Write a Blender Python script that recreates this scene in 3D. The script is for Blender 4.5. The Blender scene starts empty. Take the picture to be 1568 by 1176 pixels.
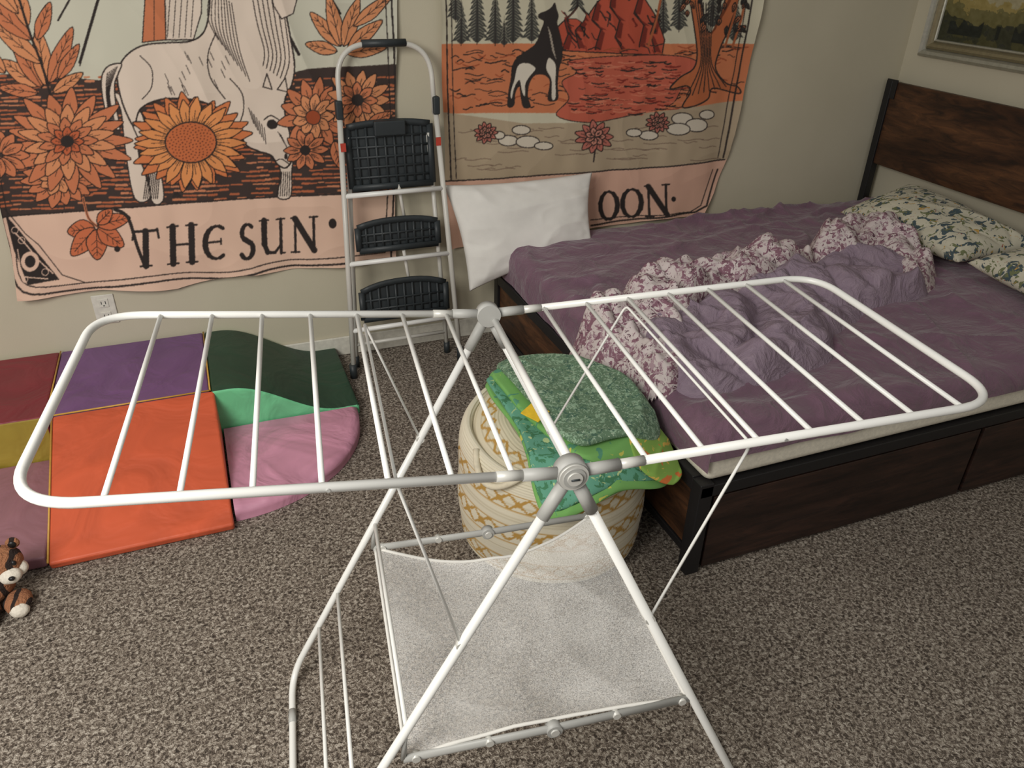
import bpy, math, random
import numpy as np
from mathutils import Vector, Matrix
random.seed(4); rng=np.random.RandomState(7)
sc=bpy.context.scene
try:
    sc.view_settings.view_transform='Standard'; sc.view_settings.look='None'
except Exception: pass

# ------------------------------------------------------------------ helpers
def lin(c):
    c=np.array(c,float)/255.; return np.where(c<=.04045,c/12.92,((c+.055)/1.055)**2.4)
def col(*c): return tuple(lin(c))+(1.,)
def newmat(name):
    m=bpy.data.materials.new(name); m.use_nodes=True
    nt=m.node_tree; b=nt.nodes["Principled BSDF"]; return m,nt,b
def bump(nt,b,hsock,strength=.3,dist=.01):
    n=nt.nodes.new("ShaderNodeBump"); n.inputs["Strength"].default_value=strength; n.inputs["Distance"].default_value=dist
    nt.links.new(hsock,n.inputs["Height"]); nt.links.new(n.outputs[0],b.inputs["Normal"])
def coords(nt,scale=(1,1,1)):
    t=nt.nodes.new("ShaderNodeTexCoord"); mp=nt.nodes.new("ShaderNodeMapping"); mp.inputs["Scale"].default_value=scale
    nt.links.new(t.outputs["Object"],mp.inputs[0]); return mp.outputs[0]
def noisetex(nt,v,scale,detail=3,rough=.5,dist=0):
    n=nt.nodes.new("ShaderNodeTexNoise"); n.inputs["Scale"].default_value=scale; n.inputs["Detail"].default_value=detail
    n.inputs["Roughness"].default_value=rough; n.inputs["Distortion"].default_value=dist
    nt.links.new(v,n.inputs["Vector"]); return n.outputs["Fac"]
def ramp(nt,fac,stops,interp='LINEAR'):
    r=nt.nodes.new("ShaderNodeValToRGB"); r.color_ramp.interpolation=interp; e=r.color_ramp.elements
    while len(e)<len(stops): e.new(.5)
    for el,(p,c) in zip(e,stops): el.position=p; el.color=c
    nt.links.new(fac,r.inputs[0]); return r.outputs[0]
def simple(name,c,rough=.5,metal=0,nscale=60,var=.04,bmp=.1,sheen=0):
    m,nt,b=newmat(name); v=coords(nt); n=noisetex(nt,v,nscale)
    c=np.array(c,float); lo=np.clip(c*(1-var),0,255); hi=np.clip(c*(1+var),0,255)
    nt.links.new(ramp(nt,n,[(.3,col(*lo)),(.7,col(*hi))]),b.inputs["Base Color"])
    b.inputs["Roughness"].default_value=rough; b.inputs["Metallic"].default_value=metal
    if sheen: b.inputs["Sheen Weight"].default_value=sheen
    if bmp: bump(nt,b,n,bmp,.002)
    return m
def attrmat(name,rough=.9,weave=600,bmp=.15):
    m,nt,b=newmat(name); a=nt.nodes.new("ShaderNodeAttribute"); a.attribute_name="Col"
    nt.links.new(a.outputs["Color"],b.inputs["Base Color"]); b.inputs["Roughness"].default_value=rough
    v=coords(nt); n=noisetex(nt,v,weave); bump(nt,b,n,bmp,.001); return m
def link(o,parent=None):
    sc.collection.objects.link(o)
    if parent: o.parent=parent
    return o
def empty(name):
    e=bpy.data.objects.new(name,None); e.empty_display_size=.1; sc.collection.objects.link(e); return e
def mesh(name,verts,faces,mat=None,parent=None,smooth=True,cols=None):
    me=bpy.data.meshes.new(name)
    me.from_pydata([tuple(v) for v in verts],[],[tuple(int(i) for i in f) for f in faces]); me.update()
    if smooth: me.polygons.foreach_set("use_smooth",[True]*len(me.polygons))
    if cols is not None:
        ca=me.color_attributes.new("Col",'FLOAT_COLOR','POINT')
        a=np.ones((len(verts),4)); a[:,:3]=cols; ca.data.foreach_set("color",a.ravel())
    if mat: me.materials.append(mat)
    o=bpy.data.objects.new(name,me); return link(o,parent)
def gridfaces(nu,nv,off=0):
    i=np.arange(nu-1)[:,None]; j=np.arange(nv-1)[None,:]
    a=i*nv+j+off; return np.stack([a,a+nv,a+nv+1,a+1],-1).reshape(-1,4)
def box(name,lo,hi,mat,parent=None,bevel=.004,seg=2,rot=None):
    lo=np.array(lo,float);hi=np.array(hi,float);c=(lo+hi)/2;h=(hi-lo)/2
    vs=[(sx*h[0],sy*h[1],sz*h[2]) for sx in(-1,1) for sy in(-1,1) for sz in(-1,1)]
    fs=[(0,1,3,2),(4,6,7,5),(0,4,5,1),(2,3,7,6),(0,2,6,4),(1,5,7,3)]
    o=mesh(name,vs,fs,mat,parent,smooth=False); o.location=c
    if rot: o.rotation_euler=rot
    if bevel:
        b=o.modifiers.new("b","BEVEL"); b.width=bevel; b.segments=seg
        o.data.polygons.foreach_set("use_smooth",[True]*len(o.data.polygons))
        wn=o.modifiers.new("w","WEIGHTED_NORMAL")
    return o
def fillet(pts,rad,closed=False,n=7):
    pts=[np.array(p,float) for p in pts]; out=[]; N=len(pts)
    for i,p in enumerate(pts):
        if not closed and i in(0,N-1): out.append(p); continue
        a=pts[i-1]; b=pts[(i+1)%N]; da=a-p; db=b-p; la=np.linalg.norm(da); lb=np.linalg.norm(db)
        r=min(rad,la*.49,lb*.49); A=p+da/la*r; B=p+db/lb*r
        for k in range(n+1):
            t=k/n; out.append((1-t)**2*A+2*t*(1-t)*p+t*t*B)
    return out
def tube(name,pts,r,mat,parent=None,closed=False,seg=10,flat=None):
    P=[np.array(p,float) for p in pts]; N=len(P); vs=[];fs=[]
    t0=P[1]-P[0]; t0/=np.linalg.norm(t0); up=np.array([0,0,1.]) if abs(t0[2])<.9 else np.array([1.,0,0])
    nrm=np.cross(t0,up); nrm/=np.linalg.norm(nrm)
    for i in range(N):
        if closed: t=P[(i+1)%N]-P[i-1]
        else: t=P[min(i+1,N-1)]-P[max(i-1,0)]
        t=t/(np.linalg.norm(t)+1e-12); nrm=nrm-t*(nrm@t); nrm/=np.linalg.norm(nrm); bn=np.cross(t,nrm)
        for k in range(seg):
            a=2*math.pi*k/seg; vs.append(P[i]+nrm*math.cos(a)*r+bn*math.sin(a)*(r if flat is None else flat))
    M=N if closed else N-1
    for i in range(M):
        for k in range(seg):
            a=i*seg+k;b=i*seg+(k+1)%seg;c=((i+1)%N)*seg+(k+1)%seg;d=((i+1)%N)*seg+k; fs.append((a,d,c,b))
    caps=0
    if not closed: fs.append(tuple(range(seg))); fs.append(tuple(reversed(range((N-1)*seg,N*seg)))); caps=2
    o=mesh(name,vs,fs,mat,parent)
    for p in list(o.data.polygons)[len(o.data.polygons)-caps:] if caps else []: p.use_smooth=False
    return o
def _h(ix,iy,iz,s):
    n=(ix*374761393+iy*668265263+iz*2147483647+s*1274126177)&0xffffffff
    n=((n^(n>>13))*1274126177)&0xffffffff; n=n^(n>>16); return (n&0xffff)/32767.5-1
def vn(x,y,z=0,s=0):
    x=np.asarray(x,float);y=np.asarray(y,float);z=np.zeros_like(x)+z
    ix=np.floor(x).astype(np.int64);iy=np.floor(y).astype(np.int64);iz=np.floor(z).astype(np.int64)
    fx=x-ix;fy=y-iy;fz=z-iz; fx=fx*fx*(3-2*fx);fy=fy*fy*(3-2*fy);fz=fz*fz*(3-2*fz)
    r=0
    for a in(0,1):
        for b in(0,1):
            for c in(0,1):
                r=r+_h(ix+a,iy+b,iz+c,s)*(fx if a else 1-fx)*(fy if b else 1-fy)*(fz if c else 1-fz)
    return r
def fbm(x,y,s=0,o=3):
    r=0;a=1
    for k in range(o): r=r+a*vn(x*2**k,y*2**k,0,s+k); a*=.5
    return r
def ridge(x,y,s=0):
    wx=x+.6*vn(x*.7,y*.7,0,s+11); wy=y+.6*vn(x*.7,y*.7,0,s+23)
    return (1-np.abs(vn(wx,wy,0,s)))**2*1.2-.6+.4*(1-np.abs(vn(wx*2.1,wy*2.1,0,s+3)))**2
def billow(x,y,s=0):
    wx=x+.7*vn(x*.8,y*.8,0,s+11); wy=y+.7*vn(x*.8,y*.8,0,s+23)
    c,sn=math.cos(s),math.sin(s)
    return np.abs(vn(wx*c-wy*sn,wx*sn+wy*c,0,s))**.8
def sdist(px,py,poly):
    poly=np.array(poly,float); inside=np.zeros(px.shape,bool); d=np.full(px.shape,1e9)
    n=len(poly)
    for i in range(n):
        x1,y1=poly[i];x2,y2=poly[(i+1)%n]
        cond=((y1>py)!=(y2>py))
        with np.errstate(divide='ignore',invalid='ignore'): xi=(x2-x1)*(py-y1)/(y2-y1+1e-15)+x1
        inside^=cond&(px<xi)
        ex,ey=x2-x1,y2-y1; t=np.clip(((px-x1)*ex+(py-y1)*ey)/(ex*ex+ey*ey+1e-15),0,1)
        d=np.minimum(d,np.hypot(px-x1-t*ex,py-y1-t*ey))
    return np.where(inside,d,-d)
def smoothpoly(pts,closed=True,n=6):
    P=np.array(pts,float);N=len(P);out=[]
    R_=range(N) if closed else range(N-1)
    for i in R_:
        if closed: a,b,c,d=P[i-1],P[i],P[(i+1)%N],P[(i+2)%N]
        else: a,b,c,d=P[max(i-1,0)],P[i],P[i+1],P[min(i+2,N-1)]
        for k in range(n):
            t=k/n; out.append(.5*((2*b)+(-a+c)*t+(2*a-5*b+4*c-d)*t*t+(-a+3*b-3*c+d)*t**3))
    if not closed: out.append(P[-1])
    return np.array(out)

# ------------------------------------------------------------------ camera
H=1.6; p_,s_,ro=np.radians([30.34,22.35,1.56])
fv=np.array([math.sin(s_)*math.cos(p_),math.cos(s_)*math.cos(p_),-math.sin(p_)])
rv=np.array([math.cos(s_),-math.sin(s_),0.]);uv=np.cross(rv,fv)
rv,uv=rv*math.cos(ro)+uv*math.sin(ro),-rv*math.sin(ro)+uv*math.cos(ro)
cd=bpy.data.cameras.new("camera"); cd.sensor_width=36; cd.lens=36*1184/1568; cd.clip_start=.05
cam=bpy.data.objects.new("camera",cd); sc.collection.objects.link(cam)
M=Matrix([[rv[i],uv[i],-fv[i],(0,0,H)[i]] for i in range(3)]+[[0,0,0,1]]); cam.matrix_world=M
sc.camera=cam

# ------------------------------------------------------------------ materials
WY=3.013; WX=3.221
def wallmat():
    m,nt,b=newmat("wall_paint"); v=coords(nt); n=noisetex(nt,v,3,4); n2=noisetex(nt,v,220,2)
    nt.links.new(ramp(nt,n,[(.3,col(194,187,165)),(.7,col(200,193,171))]),b.inputs["Base Color"])
    b.inputs["Roughness"].default_value=.8; bump(nt,b,n2,.12,.002); return m
def carpetmat():
    m,nt,b=newmat("carpet"); v=coords(nt)
    n=noisetex(nt,v,115,2.5,.65,.8); n2=noisetex(nt,v,2.2,3); n3=noisetex(nt,v,330,2,.6)
    c=ramp(nt,n,[(.30,col(58,49,42)),(.43,col(108,96,85)),(.53,col(166,153,139)),(.66,col(222,212,198))])
    mx=nt.nodes.new("ShaderNodeMixRGB"); mx.blend_type='MULTIPLY'; mx.inputs[0].default_value=.25
    nt.links.new(c,mx.inputs[1]); nt.links.new(ramp(nt,n2,[(.35,(.65,.65,.65,1)),(.65,(1,1,1,1))]),mx.inputs[2])
    nt.links.new(mx.outputs[0],b.inputs["Base Color"]); b.inputs["Roughness"].default_value=1
    ad=nt.nodes.new("ShaderNodeMath"); ad.operation='ADD'; nt.links.new(n,ad.inputs[0]); nt.links.new(n3,ad.inputs[1])
    bump(nt,b,ad.outputs[0],.8,.015); return m
M_wall=wallmat(); M_carpet=carpetmat()
M_white=simple("white_enamel",(236,236,232),.32,nscale=3,var=.01,bmp=0)
M_gray=simple("gray_plastic",(172,172,168),.5,nscale=5,bmp=0)
M_metal=simple("pale_metal",(205,204,198),.38,.1,nscale=5,bmp=0)
M_black=simple("black_plastic",(44,50,53),.5)
M_iron=simple("black_metal",(26,25,27),.45)
M_trim=simple("white_trim",(215,212,200),.5)
def wood(name,dark,light,sc_=(1,1,1)):
    m,nt,b=newmat(name); v=coords(nt,sc_); n=noisetex(nt,v,6,6,.65,1.2); n2=noisetex(nt,v,2.2,3)
    c=ramp(nt,n,[(.3,col(*dark)),(.72,col(*light))])
    mx=nt.nodes.new("ShaderNodeMixRGB"); mx.blend_type='MULTIPLY'; mx.inputs[0].default_value=.85; nt.links.new(c,mx.inputs[1])
    nt.links.new(ramp(nt,n2,[(.38,(.3,.26,.24,1)),(.62,(1,1,1,1))]),mx.inputs[2])
    nt.links.new(mx.outputs[0],b.inputs["Base Color"]); b.inputs["Roughness"].default_value=.5; bump(nt,b,n,.15,.003); return m
M_wood=wood("rustic_wood",(38,24,16),(108,70,42),(1,1,5)); M_wood2=wood("dark_wood",(32,21,18),(70,46,36),(1,1,8))

# ------------------------------------------------------------------ room
def plane(name,pts,mat): return mesh(name,pts,[(0,1,2,3)],mat,smooth=False)
plane("floor",[(-3,-2,0),(WX,-2,0),(WX,WY,0),(-3,WY,0)],M_carpet)
plane("wall_back",[(-3,WY,0),(WX,WY,0),(WX,WY,2.5),(-3,WY,2.5)],M_wall)
plane("wall_right",[(WX,WY,0),(WX,-2,0),(WX,-2,2.5),(WX,WY,2.5)],M_wall)
box("baseboard_back",(-3,WY-.013,0),(WX,WY-.0005,.085),M_trim)
box("baseboard_right",(WX-.013,-2,0),(WX-.0005,WY-.014,.085),M_trim)

# outlet
ou=empty("wall_outlet"); 
box("cover_plate",(-.458,WY-.007,.283),(-.382,WY-.0005,.40),M_trim,ou,.004)
for k,z in enumerate((.315,.368)):
    box(f"receptacle_{k}",(-.437,WY-.010,z-.017),(-.403,WY-.006,z+.017),M_trim,ou,.006,3)
    for j,dx in enumerate((-.007,.007)): box(f"slot_{k}_{j}",(-.42+dx-.0012,WY-.0108,z-.004),(-.42+dx+.0012,WY-.0095,z+.008),M_black,ou,0)
    box(f"ground_{k}",(-.4225,WY-.0108,z-.012),(-.4175,WY-.0095,z-.008),M_black,ou,0)

# ------------------------------------------------------------------ tapestry art
class Canvas:
    def __init__(s,x0,y0,x1,y1,S=2.0,bg=(200,196,176)):
        s.x0,s.y0,s.S=x0,y0,S; s.w=int((x1-x0)*S); s.h=int((y1-y0)*S)
        s.a=np.zeros((s.h,s.w,3),np.float32); s.a[:]=bg
    def _bb(s,P,m=2):
        X0=max(0,int((P[:,0].min()-m-s.x0)*s.S));X1=min(s.w,int((P[:,0].max()+m-s.x0)*s.S)+1)
        Y0=max(0,int((P[:,1].min()-m-s.y0)*s.S));Y1=min(s.h,int((P[:,1].max()+m-s.y0)*s.S)+1)
        if X1<=X0 or Y1<=Y0: return None
        gx,gy=np.meshgrid((np.arange(X0,X1)+.5)/s.S+s.x0,(np.arange(Y0,Y1)+.5)/s.S+s.y0); return X0,X1,Y0,Y1,gx,gy
    def poly(s,P,c,outline=None,ow=1.2):
        P=np.array(P,float); b=s._bb(P,3)
        if b is None: return
        X0,X1,Y0,Y1,gx,gy=b; ins=np.zeros(gx.shape,bool); n=len(P)
        for i in range(n):
            x1,y1=P[i];x2,y2=P[(i+1)%n]
            if y1==y2: continue
            ins^=((y1>gy)!=(y2>gy))&(gx<(x2-x1)*(gy-y1)/(y2-y1)+x1)
        if c is not None: s.a[Y0:Y1,X0:X1][ins]=c
        if outline is not None: s.line(list(P)+[P[0]],ow,outline)
    def line(s,P,w,c):
        P=np.array(P,float)
        for i in range(len(P)-1):
            q=P[i:i+2]; b=s._bb(q,w)
            if b is None: continue
            X0,X1,Y0,Y1,gx,gy=b; e=q[1]-q[0]; L=e@e+1e-9
            t=np.clip(((gx-q[0,0])*e[0]+(gy-q[0,1])*e[1])/L,0,1)
            d=np.hypot(gx-q[0,0]-t*e[0],gy-q[0,1]-t*e[1]); s.a[Y0:Y1,X0:X1][d<w/2]=c
    def ell(s,cx,cy,rx,ry,c,outline=None,ow=1.2,ang=0):
        t=np.linspace(0,2*np.pi,28,endpoint=False); x=rx*np.cos(t);y=ry*np.sin(t)
        s.poly(np.stack([cx+x*np.cos(ang)-y*np.sin(ang),cy+x*np.sin(ang)+y*np.cos(ang)],1),c,outline,ow)
    def petals(s,cx,cy,n,r0,r1,w,c,sq=.9,a0=0,ow=1.3,ob=(35,28,26),jit=.08):
        for k in range(n):
            a=a0+2*np.pi*k/n+rng.uniform(-.05,.05); R1=r1*(1+rng.uniform(-jit,jit)); ca,sa=np.cos(a),np.sin(a)
            pts=smoothpoly([(r0,-w*.45),((r0+R1)*.52,-w),(R1*.88,-w*.55),(R1,0),(R1*.88,w*.55),((r0+R1)*.52,w),(r0,w*.45)],True,3)
            P=np.stack([cx+pts[:,0]*ca-pts[:,1]*sa,cy+(pts[:,0]*sa+pts[:,1]*ca)*sq],1); s.poly(P,c,ob,ow)
            s.line([(cx+(r0+3)*ca,cy+(r0+3)*sa*sq),(cx+R1*.7*ca,cy+R1*.7*sa*sq)],.8,ob)
            for o_ in(-.35,.35):
                s.line([(cx+(r0+4)*ca-o_*w*.5*sa,cy+((r0+4)*sa+o_*w*.5*ca)*sq),(cx+R1*.55*ca-o_*w*sa,cy+(R1*.55*sa+o_*w*ca)*sq)],.6,ob)
    def leaf(s,x0,y0,x1,y1,w,c,ob=(35,28,26),ow=1.3):
        d=np.array([x1-x0,y1-y0],float);L=np.hypot(*d);d/=L;n=np.array([-d[1],d[0]]);o=np.array([x0,y0])
        P=smoothpoly([o,o+d*L*.35+n*w,o+d*L*.75+n*w*.7,o+d*L,o+d*L*.75-n*w*.7,o+d*L*.35-n*w],True,3)
        s.poly(P,c,ob,ow); s.line([o,o+d*L*.85],.9,ob)
        for t in(.35,.55,.72):
            s.line([o+d*L*t,o+d*L*(t+.15)+n*w*.5],.7,ob); s.line([o+d*L*t,o+d*L*(t+.15)-n*w*.5],.7,ob)
    def text(s,items,c,slope=-.1):
        G={'T':[((.5,0),(.5,.95),.17),((.05,.95),(.95,.95),.07),((.06,.98),(0,.74),.06),((.94,.98),(1,.74),.06),((.28,0),(.72,0),.05)],
           'H':[((.2,0),(.2,1),.17),((.82,0),(.82,1),.17),((.2,.5),(.82,.5),.06),((.02,0),(.38,0),.05),((.64,0),(1,0),.05),((.02,1),(.38,1),.05),((.64,1),(1,1),.05)],
           'N':[((.15,0),(.15,1),.07),((.85,0),(.85,1),.08),((.15,.98),(.85,.03),.18),((.0,0),(.3,0),.05),((.7,1),(1,1),.05),((.0,1),(.2,1),.05)],
           'U':[((.18,1),(.18,.3),.17),((.85,1),(.85,0),.09),((.18,.3),(.3,.06),.14),((.3,.06),(.6,.03),.09),((.6,.03),(.85,.25),.07),((0,1),(.35,1),.05),((.68,1),(1,1),.05),((.85,0),(1,0),.05)],
           'M':[((.12,0),(.18,1),.06),((.9,0),(.84,1),.15),((.18,1),(.5,.1),.14),((.5,.1),(.84,1),.06),((0,0),(.25,0),.05),((.75,0),(1,0),.05)]}
        def arc(cx,cy,rx,ry,a0,a1,w0,w1,n=14):
            A=np.radians(np.linspace(a0,a1,n)); o=[]
            for i in range(n-1):
                m=(A[i]+A[i+1])/2; w=w1+(w0-w1)*abs(np.cos(m)); o.append(((cx+rx*np.cos(A[i]),cy+ry*np.sin(A[i])),(cx+rx*np.cos(A[i+1]),cy+ry*np.sin(A[i+1])),w))
            return o
        G['O']=arc(.5,.5,.42,.46,0,360,.16,.05); G['E']=arc(.62,.5,.46,.47,55,305,.17,.06)+[((.2,.52),(.8,.52),.06),((.8,.6),(.8,.44),.05)]
        G['S']=arc(.5,.74,.32,.24,40,250,.13,.07)+arc(.45,.26,.36,.25,-150,80,.15,.07)+[((.32,.56),(.6,.46),.16)]
        for ch,x,y,w,h in items:
            for a,b,t in G[ch]:
                f=lambda q:(x+q[0]*w+q[1]*h*(-.02),y-q[1]*h+slope*q[0]*w); s.line([f(a),f(b)],max(t*h,1.6),c)
    def blur(s):
        a=s.a; a=(a+np.roll(a,1,0)+np.roll(a,-1,0))/3; a=(a+np.roll(a,1,1)+np.roll(a,-1,1))/3; s.a=a
    def sample(s,x,y):
        i=np.clip(((x-s.x0)*s.S).astype(int),0,s.w-1); j=np.clip(((y-s.y0)*s.S).astype(int),0,s.h-1); return s.a[j,i]
# sheet drawing coordinates <-> wall metres (fixed plane homography of the sketch sheet)
def sheet(x,z):
    d=np.stack([x,np.full_like(x,WY),z-H],-1); w=d@fv; return 784+1184*(d@rv)/w,588-1184*(d@uv)/w
K=(44,37,35); OR=(198,120,82); OR2=(212,142,98); CR=(206,200,178)

c1=Canvas(-80,-260,700,480,2.0,(202,200,182))
pink=(224,190,168)
field=[(-80,112),(40,112),(160,122),(300,150),(470,104),(620,96),(620,292),(480,296),(300,306),(100,322),(-80,335)]
c1.poly(field,(62,50,46))
for row in range(34):
    y=98+row*6.6
    x=-80+rng.uniform(0,10)
    while x<620:
        L=rng.uniform(7,20); yy=y-.03*(x-100)+rng.uniform(-1,1)
        if rng.rand()<.7 and 114<yy<321-.04*x: c1.line([(x,yy),(x+L,yy-.4)],rng.uniform(2.0,3.8),(178,100,66) if rng.rand()<.75 else (198,128,92))
        x+=L+rng.uniform(1.5,4)
c1.poly([(-80,336),(100,322),(300,307),(480,297),(620,291),(700,290),(700,480),(-80,480)],pink)
c1.line([(-80,336),(100,322),(300,307),(480,297),(620,291)],2.2,K)
for a,b,w in(((162,-40),(122,98),4.5),((398,-30),(456,82),4.5),((140,-60),(90,30),3),((470,-60),(520,20),3)): c1.line([a,b],w,K)
for k in range(9): c1.ell(119+rng.uniform(-4,4),100+rng.uniform(-4,8),2,2,(202,200,182))
HC=(222,206,190)
c1.poly([(224,-80),(250,-80),(254,60),(218,64),(222,0)],OR,K,1.6); c1.line([(236,-60),(236,60)],1.3,K)
for P in([(176,140),(186,170),(192,226),(206,300),(230,300),(222,262),(212,230),(214,170)],[(200,180),(224,240),(232,304),(250,304),(246,262),(230,220),(216,170)],[(424,240),(430,268),(424,300),(444,300),(446,262),(446,240)]):
    c1.poly(smoothpoly(P),HC,K,1.8)
for k in range(8): c1.line([(226+k*2.6,258+k*1),(220+k*3,302)],1.3,K)
for k in range(6): c1.line([(428+k*3,262),(425+k*3.4,299)],1.2,K)
horse=smoothpoly([(184,98),(198,80),(222,68),(262,64),(292,62),(312,48),(320,15),(322,-40),(330,-110),(400,-110),(418,-30),(434,12),(444,60),(450,100),(446,128),(436,150),(436,176),(442,200),(446,228),(445,246),(436,256),(424,250),(414,236),(396,230),(378,222),(368,206),(354,190),(336,166),(300,152),(250,150),(216,164),(206,190),(196,176),(186,150),(180,120)])
c1.poly(horse,HC,K,2.4)
c1.poly(smoothpoly([(186,96),(166,100),(156,118),(158,150),(168,186),(184,196),(178,160),(176,128),(182,110)]),HC,K,2)
for k in range(6): c1.line(smoothpoly([(180-k*3,100+k*2),(168-k*2+k,140),(176-k*1.5,184)],False),1.2,K)
c1.line(smoothpoly([(214,84),(232,104),(232,132),(218,150)],False),1.4,K); c1.line(smoothpoly([(330,50),(318,84),(322,118),(344,150)],False),1.6,K)
c1.line(smoothpoly([(352,120),(370,142),(372,170),(362,196)],False),1.6,K)
for k in range(18):
    x=rng.uniform(250,350);y=rng.uniform(74,136);c1.line([(x,y),(x+6,y+13)],1.0,K)
for k in range(7):
    a=k/6; c1.line(smoothpoly([(380+50*a,-40+a*40),(392+46*a,30+a*20),(404+38*a,76+a*16),(402+32*a,100+a*22)],False),1.4,K)
for k in range(9): c1.line(smoothpoly([(322+k*4,-20+k*3),(318+k*6,26+k*6),(334+k*6,60+k*8)],False),1.2,K)
c1.poly(smoothpoly([(410,184),(418,182),(424,188),(422,194),(414,196),(408,191)]),K); c1.line(smoothpoly([(404,182),(414,176),(426,182)],False),1.8,K)
for k in range(7): c1.line([(380+k*4,164+k*5),(388+k*3,188+k*5)],1.1,K)
c1.ell(437,238,2.5,4.5,K); c1.line(smoothpoly([(420,246),(430,242),(442,250)],False),1.4,K)
c1.poly([(424,136),(436,118),(440,140)],HC,K,1.6); c1.poly([(402,132),(408,112),(416,136)],HC,K,1.6)
for k in range(12): c1.line([(424+k*1.8,200+k*3),(430+k*1.4,206+k*3)],.9,K)
c1.poly([(250,-140),(310,-140),(308,20),(296,60),(254,60)],HC,K,1.6)
for k in range(5): c1.line([(262+k*9,-30),(256+k*9,56)],1.1,K)
c1.poly([(402,-60),(470,-60),(448,20),(430,28),(418,8)],HC,K,1.6)
for i,(x0,y0,x1,y1,w) in enumerate([(60,130,4,90,13),(66,132,18,52,13),(72,130,58,40,14),(76,126,112,40,13),(66,96,-14,30,13),(50,60,-30,-10,14),(44,40,22,-30,12),(58,60,78,2,11),(30,20,-40,-60,12),(60,140,0,132,10),(82,140,128,110,10),(90,120,122,66,10),(10,110,-30,70,11)]):
    c1.leaf(x0,y0,x1,y1,w,OR if i%2 else OR2)
c1.line(smoothpoly([(80,150),(66,100),(44,40),(20,-40)],False),3.5,K)
for x0,y0,x1,y1,w in[(520,70,474,18,11),(520,70,500,-10,11),(524,70,548,-4,12),(530,74,584,30,11),(528,80,590,72,10),(515,78,466,66,10),(540,40,600,-10,10)]: c1.leaf(x0,y0,x1,y1,w,OR2)
c1.petals(480,176,13,12,54,9,OR,1.05); c1.petals(478,176,9,6,32,8,OR2,1.05); c1.ell(478,178,11,11,(150,70,38),K)
c1.petals(546,152,13,10,50,8,OR2,1.0); c1.petals(546,152,8,5,28,7,OR,1.0); c1.ell(546,152,9,9,K)
c1.petals(466,228,10,8,34,7,OR,.9); c1.ell(466,228,8,8,K)
for x0,y0,x1,y1,w in[(560,190,600,170,9),(560,196,606,214,9),(540,205,560,250,10),(510,214,520,256,10)]: c1.leaf(x0,y0,x1,y1,w,OR)
c1.petals(92,268,16,14,58,10,OR,.8,.2); c1.petals(90,268,10,6,34,9,OR2,.8)
c1.petals(104,214,17,16,98,12,OR,.8); c1.petals(104,214,14,12,72,11,OR2,.8,.2); c1.petals(104,214,11,8,48,9,OR,.8); c1.petals(104,214,8,3,26,7,(188,96,60),.85); c1.ell(104,214,10,9,K)
c1.petals(0,236,12,8,46,10,OR,.8)
c1.petals(292,216,24,30,90,11,(208,122,74),.82,.13); c1.petals(292,216,22,28,80,9,(222,146,88),.82)
c1.ell(292,216,39,31,(196,108,64),K,2)
for k in range(130):
    a=k*2.4;r=3.1*math.sqrt(k); c1.ell(292+r*math.cos(a),216+r*.8*math.sin(a),1.1,1,(100,52,36))
for k in range(8): c1.line([(268+k*.5,292),(264+k*2,300)],1,K)
c1.line(smoothpoly([(128,300),(136,330),(150,344)],False),4,OR); c1.line(smoothpoly([(128,300),(136,330),(150,344)],False),1,K)
for x0,y0,x1,y1,w in[(146,346,104,352,15),(146,346,110,388,15),(148,348,150,394,16),(150,346,190,374,14),(150,342,200,330,12),(150,340,172,318,10)]: c1.leaf(x0,y0,x1,y1,w,(200,110,72))
c1.line(smoothpoly([(176,318),(196,330),(210,372),(222,404)],False),5,K)
c1.ell(180,378,4.5,4.5,K)
c1.text([('T',204,405,40,56),('H',256,401,46,56),('E',308,396,38,52),('S',366,394,26,52),('U',398,389,38,52),('N',446,385,40,52)],K,-.09)
c1.ell(508,340,6,7.5,K)
for off,w in((0,2.6),(9,1.6)):
    c1.line(smoothpoly([(2+off,316),(14+off,370),(38+off*.6,441-off),(150,436-off),(270,424-off),(350,421-off),(430,407-off),(520,400-off),(596-off,392-off)],False),w,K)
    c1.line([(596-off,392-off),(606-off,200),(598-off,0),(590-off,-240)],w,K); c1.line([(2+off,316),(-60+off,0),(-90,-200)],w,K)
c1.poly([(10,326),(92,425),(44,432),(22,380)],K); c1.ell(47,398,14,15,pink); c1.ell(47,398,8,9,K); c1.line(smoothpoly([(24,354),(44,376),(60,396),(82,416)],False),2.0,pink); c1.line([(28,380),(34,420),(74,424)],1.6,pink)
for cx,cy,r in((24,350,5),(34,366,5),(70,414,5),(40,424,4)): c1.ell(cx,cy,r,r,None,pink,1.2)
c1.line([(8,316),(40,356),(60,372),(96,418),(130,428)],1.4,K)
c1.blur()

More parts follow.
